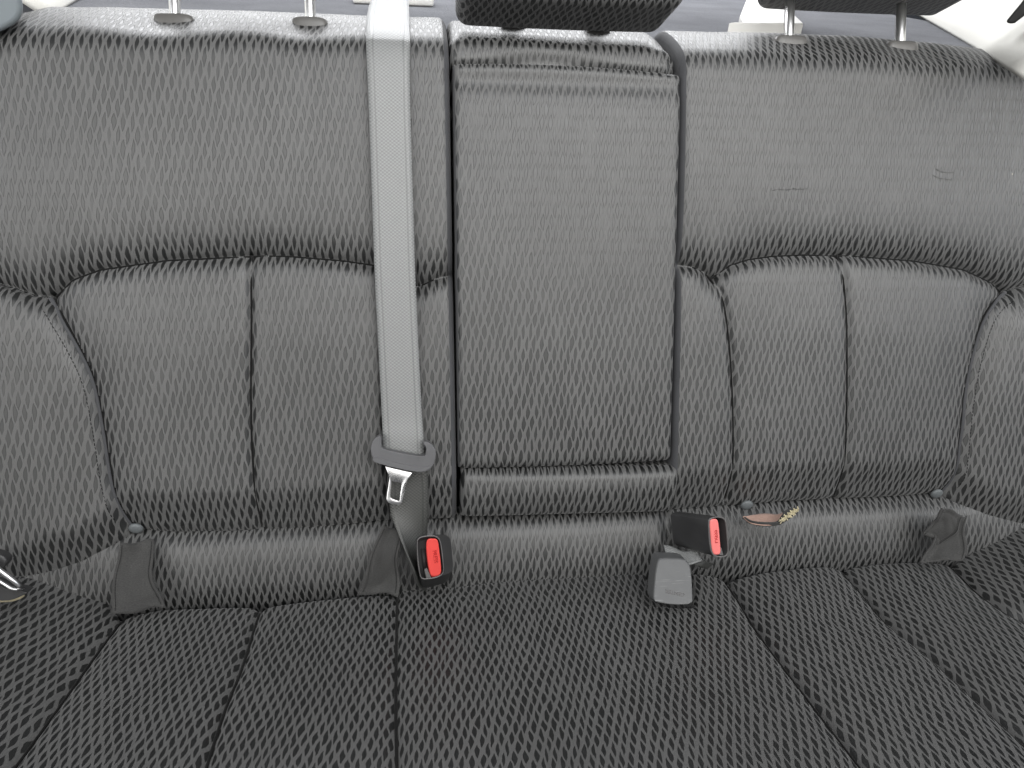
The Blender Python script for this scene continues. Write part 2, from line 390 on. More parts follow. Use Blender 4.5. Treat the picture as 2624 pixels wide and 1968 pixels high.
def backrest(side, parent):
    left = side == 'L'
    low, bol, mid, sd, bot = (low_L, bol_L, mid_L, side_L, bot_L) if left else (low_R, bol_R, mid_R, side_R, bot_R)
    xa, xb = (-.70, EDGE_L) if left else (EDGE_R, .70)
    step = .0017; r = .011
    xs = np.arange(xa+r, xb-r, step)
    ins, drop = edge_round(7, r)      # ins[0]=r ... 0
    wall = np.array([.006, .014, .028, .05])
    xl = np.r_[np.full(4, xa), (xa+ins)[::-1][:-1]]; dl = np.r_[-(r+wall[::-1]), drop[::-1][:-1]]
    xr = np.r_[(xb-ins)[1:], np.full(4, xb)]; dr = np.r_[drop[1:], -(r+wall)]
    X = np.r_[xl, xs, xb-r, xr]; dx = np.r_[dl, np.zeros(len(xs)+1), dr]
    nc = len(X)
    # rows: bottom wall, bottom round, face, roll, back
    rb = .016; ib, db = edge_round(9, rb)
    nface = 330; nroll = 90; nback = 12
    vb = np.interp(X, bot[:, 0], bot[:, 1]); vc = vtop(X)
    tt = np.linspace(0, 1, nface)
    Q = np.concatenate([np.repeat(vb[None], 4, 0), (vb[None]+ib[::-1][:-1, None]),
                        vb[None]+rb+(vc-vb-rb)[None]*tt[:, None],
                        vc[None]+.17*np.linspace(0, 1, nroll)[1:, None],
                        vc[None]+.17+.42*np.linspace(0, 1, nback)[1:, None]], 0)
    Dq = np.concatenate([np.repeat(-(rb+wall[::-1])[:, None], nc, 1), np.repeat(db[::-1][:-1, None], nc, 1), np.zeros((nface+nroll-1+nback-1, nc))], 0)
    XX = np.repeat(X[None], len(Q), 0)
    v, h, nv, nh = profile(np.repeat(vc[None], len(Q), 0), Q)
    sgn = 1 if left else -1
    V2 = np.minimum(Q, vc+.12)
    # seams (polylines run left to right / top to bottom)
    g = np.zeros_like(XX)
    d, s = sdist(XX, V2, low); up = s > 0
    g -= .014*np.exp(-d/np.where(up, .016, .008)) + .0025*np.exp(-(d/.0028)**2)
    pl = np.exp(-d/.010)*np.where(up, .0006, .0003)*np.sin(XX*2*math.pi/.0093+2*vnoise(XX, V2, 60, 3))
    g += pl
    d, s = sdist(XX, V2, mid); g -= .0045*np.exp(-d/.008)+.0028*np.exp(-(d/.0028)**2)
    d, s = sdist(XX, V2, sd); g -= .006*np.exp(-d/.010)+.003*np.exp(-(d/.0028)**2)
    d, s = sdist(XX, V2, bol)
    xbol = np.interp(-V2, -bol[:, 1], bol[:, 0]); outer = ((XX < xbol) if left else (XX > xbol)) & (V2 < np.interp(XX, low[:, 0], low[:, 1]))
    g += np.where(outer, .013*(1-np.exp(-d/.04)), 0) - .0095*np.exp(-d/np.where(outer, .012, .024)) - .002*np.exp(-(d/.0035)**2)
    # padding volume
    vlow = np.interp(XX, low[:, 0], low[:, 1])
    upz = V2 > vlow
    g += np.where(upz, .003*np.sin(np.clip((V2-vlow)/(vc-vlow+1e-6), 0, 1)*math.pi), 0)
    ins_ = (~upz) & (~outer)
    g += np.where(ins_, .004*sm(vlow-V2, 0, .1), 0) - .017*sm(-(V2-vb[None]), -.060, -.0)
    g += .0012*vnoise(XX, V2, 28, 5)+.0004*vnoise(XX, V2, 90, 6)
    # dimples where the head restraint posts sit
    posts = POSTS_L if left else POSTS_R
    for (pxp) in posts: g -= .005*np.exp(-(((XX-pxp)/.04)**2+((Q-(vc+.055))/.03)**2))
    tot = g+Dq+dx[None]
    # keep wall from crossing on the roll
    tot = np.maximum(tot, -.05)
    L = np.stack([XX, v+nv*tot, h+nh*tot], -1)
    UV = np.stack([XX, Q], -1)
    fx = (XX[:-1, :-1]+XX[1:, 1:])/2; fv = (V2[:-1, :-1]+V2[1:, 1:])/2
    reg = np.full(fx.shape, 0)
    lowf = np.interp(fx, low[:, 0], low[:, 1]); bolx = np.interp(-fv, -bol[:, 1], bol[:, 0]); midx = np.interp(-fv, -mid[:, 1], mid[:, 0]); sdx = np.interp(-fv, -sd[:, 1], sd[:, 0])
    below = fv < lowf
    if left:
        reg[below] = 2; reg[below & (fx > midx)] = 3; reg[below & (fx > sdx)] = 4; reg[below & (fx < bolx)] = 1
    else:
        reg[below] = 3; reg[below & (fx > midx)] = 2; reg[below & (fx < sdx)] = 4; reg[below & (fx > bolx)] = 1
    dd = np.repeat(((dx[:-1]+dx[1:])/2)[None], fx.shape[0], 0)
    inner_edge = (fx > xb-r*.62) if left else (fx < xa+r*.62)
    reg[inner_edge] = 5
    specs = {0: ('upper_panel', MF, parent, (0, 0)), 1: ('bolster', MF, parent, (.0031, .004)), 2: ('insert_panel', MF, parent, (.002, .007)),
             3: ('insert_panel', MF, parent, (.0052, .001)), 4: ('side_panel', MF, parent, (.001, .003)), 5: ('edge_trim', MT, parent, (0, 0))}
    split_grid(L, UV*np.array([1, .80]), reg, specs)
    def seam_shade(poly, nm='seam_shade_line', k_=1):  # black tube along the groove bottom, puts in the seam's dark shade line
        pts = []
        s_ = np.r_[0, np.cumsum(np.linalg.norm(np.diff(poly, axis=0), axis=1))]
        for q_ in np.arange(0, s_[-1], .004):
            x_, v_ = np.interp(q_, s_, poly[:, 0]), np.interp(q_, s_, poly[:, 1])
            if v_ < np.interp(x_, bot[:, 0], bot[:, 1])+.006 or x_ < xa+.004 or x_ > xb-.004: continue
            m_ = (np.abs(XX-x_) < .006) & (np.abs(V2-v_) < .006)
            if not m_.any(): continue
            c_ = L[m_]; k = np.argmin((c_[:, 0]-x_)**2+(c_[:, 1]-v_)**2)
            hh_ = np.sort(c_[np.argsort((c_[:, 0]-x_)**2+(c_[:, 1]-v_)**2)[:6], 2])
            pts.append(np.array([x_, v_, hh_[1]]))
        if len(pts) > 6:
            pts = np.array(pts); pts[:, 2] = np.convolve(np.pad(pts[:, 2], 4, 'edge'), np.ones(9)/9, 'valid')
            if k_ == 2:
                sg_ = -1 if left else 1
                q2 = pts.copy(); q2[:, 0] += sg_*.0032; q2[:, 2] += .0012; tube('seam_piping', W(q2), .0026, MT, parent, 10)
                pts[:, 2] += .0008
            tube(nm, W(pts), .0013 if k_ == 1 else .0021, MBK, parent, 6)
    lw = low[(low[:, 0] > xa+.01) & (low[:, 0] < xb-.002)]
    for poly in (lw, mid, sd): seam_shade(poly)
    seam_shade(bol, k_=2)
    # stitches on the bolster
    off = -.0105 if left else .0105
    V = []; Fc = []
    pts = bol.copy(); tn = np.gradient(pts, axis=0); tn /= np.linalg.norm(tn, axis=1, keepdims=True); nn = np.stack([tn[:, 1], -tn[:, 0]], -1)*(1 if not left else 1)
    q = pts+nn*np.where(left, -1, 1)*0 + np.stack([np.sign(off)*np.abs(nn[:, 0])*.0105, -np.abs(nn[:, 1])*.0105], -1)
    s = np.r_[0, np.cumsum(np.linalg.norm(np.diff(q, axis=0), axis=1))]
    for a in np.arange(.004, s[-1]-.03, .0046):
        seg = []
        for b_ in (a, a+.0015, a+.003):
            x_, v_ = np.interp(b_, s, q[:, 0]), np.interp(b_, s, q[:, 1])
            k = np.argmin((XX-x_)**2+(V2-v_)**2); lp = L.reshape(-1, 3)[k]; seg.append(W(np.array([x_, v_, lp[2]+.0002])))
        b0 = len(V); ax = seg[2]-seg[0]; ax /= np.linalg.norm(ax); sd_ = np.cross(ax, NN)*.0005; upv = NN*.0004
        for p in seg: V += [p-sd_, p+upv, p+sd_]
        for i in range(2):
            for j in range(2): Fc.append((b0+i*3+j, b0+i*3+j+1, b0+i*3+j+4, b0+i*3+j+3))
    mesh_obj('stitching', V, Fc, MBK, parent, np.zeros((len(V), 2)))
    return L, XX, V2

POSTS_L = [back(445, 30, -.06)[0], back(794, 36, -.06)[0]]
POSTS_R = [back(2025, 88, -.06)[0], back(2318, 104, -.06)[0]]

BL = empty('rear_seatback', (-.3, -.3, 0), 'wide left section of charcoal fabric seat backrest with fold-down centre armrest', 'seatback')
BR = empty('rear_seatback', (.3, -.3, 0), 'narrow right section of charcoal fabric seat backrest, right of the armrest', 'seatback')
LL, LX, LV = backrest('L', BL)
RL, RX, RV = backrest('R', BR)
def surf_h(x, v):
    """height of the upholstery face at (X, v)"""
    A, XX, VV = (LL, LX, LV) if x < 0 else (RL, RX, RV)
    return A.reshape(-1, 3)[np.argmin((A[..., 0]-x)**2+(A[..., 1]-v)**2+np.where(A[..., 2] < -.06, 1, 0)), 2]

# ------------------------------------------------------------------ generic cushion (rounded pad) in the plane frame
def pad(name, corners, hf, r, thick, parent, mat=None, uvoff=(0, 0), trim=None, bow=(0, 0, 0, 0), puff=.004, step=.0022, wallmat=None, rv=None):
    """corners: TL,TR,BL,BR in (X,v). bow: outward bow of top,right,bottom,left"""
    TL, TR, BLc, BRc = [np.array(c, float) for c in corners]
    w = np.linalg.norm(TR-TL); hgt = np.linalg.norm(TL-BLc); rv = rv or r
    ins, drop = edge_round(8, r); wl = np.linspace(.0, thick-r, 4)[1:]
    insv, dropv = edge_round(8, rv); wlv = np.linspace(.0, thick-rv, 4)[1:]
    nu = int((w-2*r)/step); nv_ = int((hgt-2*rv)/step)
    a = np.r_[np.zeros(3), ins[::-1][:-1]/w, np.linspace(r/w, 1-r/w, nu), 1-ins[1:]/w, np.ones(3)]
    da = np.r_[-(r+wl[::-1]), drop[::-1][:-1], np.zeros(nu), drop[1:], -(r+wl)]
    b = np.r_[np.zeros(3), insv[::-1][:-1]/hgt, np.linspace(rv/hgt, 1-rv/hgt, nv_), 1-insv[1:]/hgt, np.ones(3)]
    db = np.r_[-(rv+wlv[::-1]), dropv[::-1][:-1], np.zeros(nv_), dropv[1:], -(rv+wlv)]
    A, B = np.meshgrid(a, b)   # B=0 top
    P = ((1-B)[..., None]*((1-A)[..., None]*TL+A[..., None]*TR)+B[..., None]*((1-A)[..., None]*BLc+A[..., None]*BRc))
    P[..., 1] += bow[0]*4*A*(1-A)*(1-B)-bow[2]*4*A*(1-A)*B
    P[..., 0] += bow[1]*4*B*(1-B)*A-bow[3]*4*B*(1-B)*(1-A)
    H = hf(P[..., 0], P[..., 1])+puff*(16*A*(1-A)*B*(1-B))**.5
    H = H+np.maximum(da[None, :]+db[:, None], -thick)
    H += .0006*vnoise(P[..., 0], P[..., 1], 40, 11)
    L = np.stack([P[..., 0], P[..., 1], H], -1)
    UV = np.stack([P[..., 0], P[..., 1]], -1)
    UV[..., 1] += np.where(B < .5, 1, -1)*-np.minimum(db[:, None]*0+np.minimum(db[:, None]+rv, 0), 0)
    reg = np.zeros((len(b)-1, len(a)-1), int)
    specs = {0: (name, mat or MF, parent, uvoff)}
    if trim:
        fa = (a[:-1]+a[1:])/2; dm = (da[:-1]+da[1:])/2
        reg[:, (dm < -r*.35) & (fa < .5)] = 1; reg[:, (dm < -r*.35) & (fa > .5)] = 2; specs[1] = specs[2] = (trim, MT, parent, (0, 0))
    return split_grid(L, UV*np.array([1, .80]), reg, specs, flip=True)

# armrest
tl, tr, bl_, br_ = bk([(1161, 157), (1749, 186), (1175, 1204), (1721, 1183)], .004)
arm = empty('armrest', (0, -.2, 0), None, None); del_keys = [arm.pop(k) for k in list(arm.keys())]
arm.parent = BL; arm.matrix_parent_inverse = root_inv(BL)
pad('armrest_cushion', (tl, tr, bl_, br_), lambda x, v: .004+0*x+.003*np.sin((v+.21)/.45*3.14)-.004*np.exp(-((v-.222)/.012)**2), .007, .05, arm, trim='armrest_side', bow=(.004, -.001, .002, 0), puff=.004, uvoff=(.003, .005), rv=.011)
# pad under the armrest
tl, tr, bl_, br_ = bk([(1183, 1208), (1746, 1199), (1183, 1336), (1730, 1322)], .008)
pad('lower_pad', (tl, tr, bl_, br_), lambda x, v: .006-.008*sm(-v, .235, .275)+0*x, .008, .05, BL, uvoff=(.006, .002), puff=.006, rv=.012)
# recess lining behind armrest and pad
def box(name, L0, L1, mat, parent):
    v = [W(np.array([x, y, z])) for x in (L0[0], L1[0]) for y in (L0[1], L1[1]) for z in (L0[2], L1[2])]
    return mesh_obj(name, v, [(0, 1, 3, 2), (4, 6, 7, 5), (0, 4, 5, 1), (2, 3, 7, 6), (0, 2, 6, 4), (1, 5, 7, 3)], mat, parent, np.zeros((8, 2)), False)
box('recess_lining', (-.1285, -.29, -.075), (.1305, .20, -.05), MBK, BL)
# centre section above the armrest
def centre_section():
    xs = np.linspace(-.1285, .1275, 124); r = .010
    vc = vtop(xs)-.002
    q = np.r_[np.linspace(.185, .235, 26)[:-1]]
    n = 110
    Q = np.concatenate([np.linspace(.18, 1, 40)[:-1, None]*0+np.linspace(0, 1, 40)[:-1, None]*(vc-.18)[None]+.18, vc[None]+.17*np.linspace(0, 1, n)[:, None], vc[None]+.17+.42*np.linspace(0, 1, 12)[1:, None]], 0)
    XX = np.repeat(xs[None], len(Q), 0); v, h, nv, nh = profile(np.repeat(vc[None], len(Q), 0), Q)
    e = np.minimum(XX-xs[0], xs[-1]-XX); ed = -r*(1-np.sqrt(np.clip(1-(1-np.clip(e/r, 0, 1))**2, 0, 1)))
    eR = xs[-1]-XX; ed -= .008*np.exp(-(eR/.012)**2)*1.0
    z = Q-vc[None]
    xm = XX+.02
    g = ed - .030*(1-sm(Q, .205, .248)) + .0045*np.exp(-((z+.022)/.008)**2) - .0055*np.exp(-((z-.002-.010*np.cos(xm*22))/.009)**2) + .004*np.exp(-((z-.03)/.012)**2)
    g += .001*vnoise(XX, Q, 50, 8)
    L = np.stack([XX, v+nv*g, h+nh*g-.002], -1); UV = np.stack([XX, Q], -1)
    split_grid(L, UV*np.array([1, .80]), np.zeros((L.shape[0]-1, L.shape[1]-1), int), {0: ('centre_section', MF, BL, (.004, .003))})
centre_section()

def project(Lp):
    q = Lp-CPL; w = np.stack([q[..., 0], -q[..., 1], -q[..., 2]], -1)@RC.T
    return F*w[..., 0]/w[..., 2]+1312, F*w[..., 1]/w[..., 2]+984, w[..., 2]
def hit(x, y):
    A = (LL if x < 1440 else RL).reshape(-1, 3)
    px_, py_, dz = project(A); e = np.hypot(px_-x, py_-y); k = np.where(e < 9)[0]
    if len(k) == 0: return A[np.argmin(e)]
    return A[k[np.argmin(dz[k])]]
# round fasteners along the lower edge
def fastener(x, y, par):
    h = surf_h(*back(x, y, 0)[:2])+.0015
    V = []; n = 20
    c0 = back(x, y, h); rings = [(.0076, 0), (.0074, .0018), (.0060, .0032), (.0034, .0040), (0, .0042)]
    for rr, hh in rings:
        for k in range(n):
            a = 6.2832*k/n; V.append(W(c0+np.array([rr*math.cos(a)*1.05, rr*math.sin(a)*.88, hh-.002+rr*math.sin(a)*.35])))
    Fc = [(i*n+k, i*n+(k+1) % n, (i+1)*n+(k+1) % n, (i+1)*n+k) for i in range(len(rings)-1) for k in range(n)]
    mesh_obj('round_fastener', V, Fc, MBT, par)
for x, y in ((347, 1355), (952, 1354)): fastener(x, y, BL)
for x, y in ((1915, 1295), (2402, 1266)): fastener(x, y, BR)

# snagged threads in the right upper panel
def snag(pts, par):
    for a_, b_ in zip(pts[:-1], pts[1:]):
        A_, B_ = [back(x, y, 0) for x, y in (a_, b_)]
        P_ = []
        for q in np.linspace(0, .8, 3):
            p = A_*(1-q)+B_*q; p[2] = surf_h(p[0], p[1])+.0002; P_.append(W(p))
        tube('snagged_thread', P_, .00032, MD, par, 5)
snag([(1976,489),(1992,486),(2010,488),(2028,485),(2048,486),(2072,484)], BR)
snag([(2394,434),(2406,441),(2425,444),(2446,443)], BR)
snag([(2386,450),(2400,457),(2418,461),(2440,462)], BR)
# head restraint post guides
def guide(px_, py_, wpx, hpx, par, flip):
    loop = []
    c = hit(px_, py_+hpx*.5).copy() if hpx > 12 else back(px_, py_, -.05)
    w = wpx*.00050/2; d = .011; c[2] -= d
    n = 28
    for k in range(n):
        a = 6.2832*k/n; ca, sa = math.cos(a), math.sin(a); e = 4.0
        x = w*np.sign(ca)*abs(ca)**(2/e); y = d*np.sign(sa)*abs(sa)**(2/e)
        loop.append((x, y))
    V = []; lv = [(-.016, .98), (.0015, 1.0), (.0045, .99), (.0085, .95), (.0105, .86), (.0112, .6), (.0112, 0.0)]
    for z, s in lv:
        for x, y in loop: V.append(W(np.array([c[0]+x*s*(1.0), c[1]+z+y*s*.35*0, c[2]-y*s])))
    Fc = [(i*n+k, i*n+(k+1) % n, (i+1)*n+(k+1) % n, (i+1)*n+k) for i in range(len(lv)-1) for k in range(n)]
    mesh_obj('post_guide', V, Fc, MP_GD, par)
    # release tab
    s_ = 1 if flip else -1
    V = []
    for z, sc in ((-.010, 1), (.004, 1), (.0062, .8), (.0062, 0)):
        for k in range(12):
            a = 6.2832*k/12; V.append(W(np.array([c[0]+s_*w*.93+.008*sc*math.cos(a), c[1]+z, c[2]-.008*sc*math.sin(a)])))
    Fc = [(i*12+k, i*12+(k+1) % 12, (i+1)*12+(k+1) % 12, (i+1)*12+k) for i in range(3) for k in range(12)]
    mesh_obj('release_button', V, Fc, MP_GD, par)
    return c
G = [guide(445, 38, 88, 26, BL, True), guide(793, 46, 80, 24, BL, True), guide(2033, 92, 84, 24, BR, False), guide(2321, 106, 84, 24, BR, False)]
gc = [guide(1310, 64, 46, 10, BL, True), guide(1530, 72, 46, 10, BL, True)]

# ------------------------------------------------------------------ head restraints
def superpad(name, c, hw, hh, hd, mat, parent, lean=0.0, r=.015, n=44):
    """rounded upholstered block in the plane frame"""
    H = np.array([hw, hh, hd]); V = []; N = []; UV = []; Fc = []
    g = np.linspace(-1, 1, n)
    g = np.sign(g)*(1-(1-np.abs(g))**1.6)
    for ax in range(3):
        for sg in (-1, 1):
            b0 = len(V); o1, o2 = [(1, 2), (0, 2), (0, 1)][ax]
            for i in g:
                for j in g:
                    q = np.zeros(3); q[ax] = sg*H[ax]; q[o1] = i*H[o1]; q[o2] = j*H[o2]
                    inn_ = np.clip(q, -(H-r), H-r); d = q-inn_; l = np.linalg.norm(d); nn_ = d/l; p = inn_+nn_*r
                    p = p*(1+.03*(1-(p/H)**2).clip(0).prod()**.5)
                    p[1] += -.001*math.cos(p[0]/hw*1.5)*(p[1] < 0)
                    x, v, h = c[0]+p[0], c[1]+p[1], c[2]+p[2]+lean*p[1]
                    V.append(W(np.array([x, v, h]))); N.append(nn_[0]*NX+nn_[1]*NU+nn_[2]*NN)
                    if ax == 1: UV.append((x, sg*(hh+hd-q[2])))
                    elif ax == 0: UV.append((sg*(hw+hd-q[2]), q[1]))
                    else: UV.append((x, q[1] if sg > 0 else -q[1]+1))
            fs = gridfaces(n, n)+b0
            A_, B_, C_ = [np.array(V[k]) for k in fs[len(fs)//2][:3]]
            if np.cross(B_-A_, C_-A_)@np.array(N[fs[len(fs)//2][0]]) < 0: fs = fs[:, ::-1]
            Fc += list(fs)
    return mesh_obj(name, V, Fc, mat, parent, np.array(UV)*np.array([1, .80]), True, N)
def headrest(label, x0, x1, yb, hc, posts, ph, rise):
    """x0,x1,yb photo pixels of the lower edge"""
    a = back(x0, yb[0], hc+.03); b = back(x1, yb[1], hc+.03)
    cx = (a[0]+b[0])/2; hw = (b[0]-a[0])/2; hh = .075; vbm = (a[1]+b[1])/2+rise
    c = np.array([cx, vbm+hh, hc])
    r = empty('headrest', (cx, vbm, hc), label, 'headrest', 'headrests on top of the backrest')
    superpad('headrest_cushion', c, hw, hh, .048, MF, r, lean=.1)
    for p in posts:
        tube('post', [W(np.array([p[0], p[1]-.06, p[2]+.003])), W(np.array([p[0], p[1], p[2]+.001])), W(np.array([p[0], vbm+.03, p[2]-.004]))], .0058, MCH, r, 16)
    return r
headrest('low black fabric headrest directly above the centre armrest', 1176, 1752, (44, 76), .012, gc, 0, .020)
headrest('raised fabric headrest on two bare chrome posts at upper right', 2012, 2520, (18, 40), -.045, G[2:], 0, .026)
headrest('fully raised headrest at upper left, only its chrome posts seen', 375, 865, (-90, -70), -.045, G[:2], 0, .09)

# ------------------------------------------------------------------ seat cushion
SC = empty('seat_cushion', (0, -.36, .05), 'long charcoal seat base with dark woven diamond pattern and stitched panels', 'seat cushion')
smA = smoothpoly(st([(300,1576),(260,1627),(202,1706),(134,1800),(20,1951)]), 30)
smB = smoothpoly(st([(664,1551),(647,1598),(615,1699),(575,1800),(520,1968)]), 30)
smC = smoothpoly(st([(1017,1518),(1014,1780),(1017,1968)]), 30)
smD = smoothpoly(st([(1868,1473),(1896,1515),(1952,1603),(2026,1700),(2109,1806),(2216,1941)]), 30)
smE = smoothpoly(st([(2183,1466),(2216,1501),(2285,1580),(2378,1654),(2480,1746),(2624,1876)]), 30)
smF = smoothpoly(st([(2456,1445),(2507,1496),(2577,1547),(2624,1572)]), 30)
def ext(p):   # extend seams to the back edge and to the front
    d0 = p[0]-p[1]; d0 /= np.linalg.norm(d0); a = p[0]+d0*.04
    k = min(8, len(p)-1); d = p[-1]-p[-1-k]; d /= np.linalg.norm(d); d = d*.5+np.array([0, .5]); b = p[-1]+d*.2; c = b+np.array([0, .25])
    return np.vstack([a, p, b, c])
SEAMS = [ext(p) for p in (smA, smB, smC, smD, smE, smF)]
edge_pts = st([(-200,1545),(0,1545),(69,1522),(159,1516),(217,1529),(275,1543),(300,1566),(415,1553),(664,1547),(907,1524),(1014,1514),(1030,1497),(1168,1475),(1400,1466),(1660,1457),(1868,1468),(2135,1442),(2400,1433),(2456,1430),(2493,1409),(2549,1390),(2609,1381),(2700,1375)])
edge_pts[:, 1] -= .004
def seat_cushion():
    r = .013
    X = np.arange(-.70, .70, .0022); s_end = .52
    s0 = np.interp(X, edge_pts[:, 0], edge_pts[:, 1])
    ins, drop = edge_round(9, r); wall = np.array([.05, .03, .015, .006])
    t = np.r_[np.linspace(0, .31, 150), np.linspace(.31, .46, 20)[1:]]
    S = np.concatenate([np.repeat(s0[None], 4, 0), s0[None]+ins[::-1][:-1, None], s0[None]+r+t[:, None]*((s_end-s0-r)/.46)[None]], 0)
    Dd = np.concatenate([np.repeat(-(r+wall)[:, None], len(X), 1), np.repeat(drop[::-1][:-1, None], len(X), 1), np.zeros((len(t), len(X)))], 0)
    XX = np.repeat(X[None], len(S), 0)
    g = np.zeros_like(XX)
    par = [(.010, .012, .020, .004), (.006, .008, .012, .004), (.004, .006, .009, .0035), (.012, .014, .026, .005), (.011, .014, .026, .005), (.011, .022, .015, .004)]
    for sem, (dp, wl, wr, nd) in zip(SEAMS, par):
        d, sg = sdist(XX, S, sem); g -= dp*np.exp(-d/np.where(sg > 0, wl, wr))+nd*np.exp(-(d/.0038)**2)
    xA = np.interp(S, SEAMS[0][:, 1], SEAMS[0][:, 0]); xF = np.interp(S, SEAMS[5][:, 1], SEAMS[5][:, 0])
    g += .042*sm(xA-XX, 0, .13)+.042*sm(XX-xF, 0, .13)
    g += .0012*vnoise(XX, S, 22, 21)+.0003*vnoise(XX, S, 80, 22)
    # front roll of the cushion
    fr = np.maximum(S-.43, 0); g -= fr*fr*6
    # notch for the anchor cover
    nt = rnd(st([(1640,1425),(1655,1470),(1662,1505),(1680,1538),(1702,1552),(1768,1556),(1783,1550),(1779,1500),(1766,1455),(1766,1425)]), 1)
    d, _ = sdist(XX, S, np.vstack([nt, nt[:1]]))
    ins_ = np.zeros(XX.shape, bool); n = len(nt)
    for i in range(n):
        x1, y1 = nt[i]; x2, y2 = nt[(i+1) % n]
        c = ((y1 > S) != (y2 > S)) & (XX < (x2-x1)*(S-y1)/(y2-y1+1e-12)+x1); ins_ ^= c
    g -= np.where(ins_, .004+.024*sm(d, 0, .004), .003*np.exp(-d/.004))
    dip = seat_pt(1100, 1505); g -= .006*np.exp(-(((XX-dip[0])/.06)**2+((S-dip[1])/.02)**2))
    g += .002*np.sin((XX+.2)*9)*np.exp(-((S-.05)/.06)**2)
    L = S2L(XX, S, g+Dd); UV = np.stack([XX, -S], -1)
    fx = (XX[:-1, :-1]+XX[1:, 1:])/2; fs = (S[:-1, :-1]+S[1:, 1:])/2
    reg = np.zeros(fx.shape, int)
    for k, sem in enumerate(SEAMS): reg[fx > np.interp(fs, sem[:, 1], sem[:, 0])] = k+1
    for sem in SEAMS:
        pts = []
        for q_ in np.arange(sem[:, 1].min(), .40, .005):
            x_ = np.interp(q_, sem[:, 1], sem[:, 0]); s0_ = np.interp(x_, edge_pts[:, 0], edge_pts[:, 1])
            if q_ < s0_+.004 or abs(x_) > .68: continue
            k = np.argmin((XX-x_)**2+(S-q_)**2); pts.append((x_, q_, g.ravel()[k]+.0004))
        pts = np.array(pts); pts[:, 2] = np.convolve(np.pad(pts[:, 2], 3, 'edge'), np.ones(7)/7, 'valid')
        tube('seam_shade_line', W(S2L(pts[:, 0], pts[:, 1], pts[:, 2])), .0017, MBK, SC, 6)  # black tube standing in for shade at the bottom of the seam
    nm = ['bolster', 'seat_panel', 'seat_panel', 'centre_panel', 'seat_panel', 'seat_panel', 'bolster']
    split_grid(L, UV, reg, {k: (nm[k], MF, SC, (rng.rand()*.01, rng.rand()*.01)) for k in range(7)}, flip=True)
    return L, XX, S
SL, SXX, SSS = seat_cushion()
# fabric roll between backrest and seat cushion
def rear_roll():
    X = np.arange(-.70, .70, .0024)
    vt = np.interp(X, np.r_[-.7, bot_L[:, 0], bot_R[:, 0], .7], np.r_[bot_L[0, 1], bot_L[:, 1], bot_R[:, 1], bot_R[-1, 1]])
    top = -.268+0*X
    q = np.linspace(0, 1, 70)
    prof_v = np.interp(q, [0, .1, .3, .55, .75, .88, 1], [0, .004, .024, .052, .080, .098, .118])
    prof_h = np.interp(q, [0, .1, .2, .3, .42, .55, .68, .78, .88, 1], [-.044, -.030, -.014, -.006, -.0025, -.0005, -.0002, -.0035, -.009, -.021])
    k = np.ones(7)/7; ph = np.convolve(np.pad(prof_h, 3, 'edge'), k, 'valid'); pv = np.convolve(np.pad(prof_v, 3, 'edge'), k, 'valid')
    XX = np.repeat(X[None], 70, 0); V = top[None]-pv[:, None]; H = ph[:, None]+.0015*vnoise(XX, V, 18, 31)+.0008*vnoise(XX, V, 60, 32)
    # ends of the centre portion
    for xe in (-.150, .131): H = H-.010*np.exp(-((XX-xe)/.006)**2)
    s = np.r_[0, np.cumsum(np.hypot(np.diff(pv), np.diff(ph)))]
    L = np.stack([XX, V, H], -1); UV = np.stack([XX, -np.repeat(s[:, None], len(X), 1)], -1)
    split_grid(L, UV*np.array([1, .85]), np.zeros((69, len(X)-1), int), {0: ('rear_roll', MF, SC, (.002, .004))}, flip=True)
rear_roll()
# cloth flaps over the child seat anchors
def flap(px, h, nw=26, nh_=26, rip=.0022, seed=1, par=SC, mat=MD, thick=.0016, name='anchor_flap', uvs=.07, bump=.006):
    """px: TL,TR,BR,BL + heights"""
    c = [back(x, y, hh) for (x, y), hh in zip(D(px), h)]
    a = np.linspace(0, 1, nw)[None, :, None]; b = np.linspace(0, 1, nh_)[:, None, None]
    P = (1-b)*((1-a)*c[0]+a*c[1])+b*((1-a)*c[3]+a*c[2])
    A, B = np.meshgrid(np.linspace(0, 1, nw), np.linspace(0, 1, nh_))
    P[..., 2] += rip*(np.sin(A*5+seed)+np.sin(B*6+A*3+seed*2))+bump*np.sin(B*math.pi)*(1-B)+.0015*vnoise(A, B, 14, seed)
    P[..., 0] += .002*np.sin(B*7+seed); P[..., 1] += .0015*np.sin(A*8+seed)
    # doubled hem
    hem = np.minimum(np.minimum(A, 1-A), np.minimum(B, 1-B)); P[..., 2] += bump/.006*(.0012*(hem < .09)-.001*np.exp(-((hem-.12)/.02)**2))
    UV = np.stack([P[..., 0], (P[..., 1]-P[..., 2]*.3)*.8], -1)
    o = slab(name, W(P), UV, thick, mat, par)
    PW_ = W(P); Nn = grid_normals(PW_)
    if ((W(CPL)-PW_.reshape(-1, 3).mean(0))@Nn.reshape(-1, 3).mean(0)) < 0: Nn = -Nn
    for col in (2, nw-3):
        V = []; Fc = []
        for r_i in range(1, nh_-2):
            for f0 in (0.0, .5):
                a0 = PW_[r_i, col]*(1-f0)+PW_[r_i+1, col]*f0+Nn[r_i, col]*.0004; a1 = a0+(PW_[r_i+1, col]-PW_[r_i, col])*.3
                sd_ = (PW_[r_i, col+1]-PW_[r_i, col]); sd_ = sd_/np.linalg.norm(sd_)*.0005; b0 = len(V); V += [a0-sd_, a0+sd_, a1+sd_, a1-sd_]; Fc.append((b0, b0+1, b0+2, b0+3))
        mesh_obj('stitching', V, Fc, MBK, o, np.zeros((len(V), 2)))
    return o
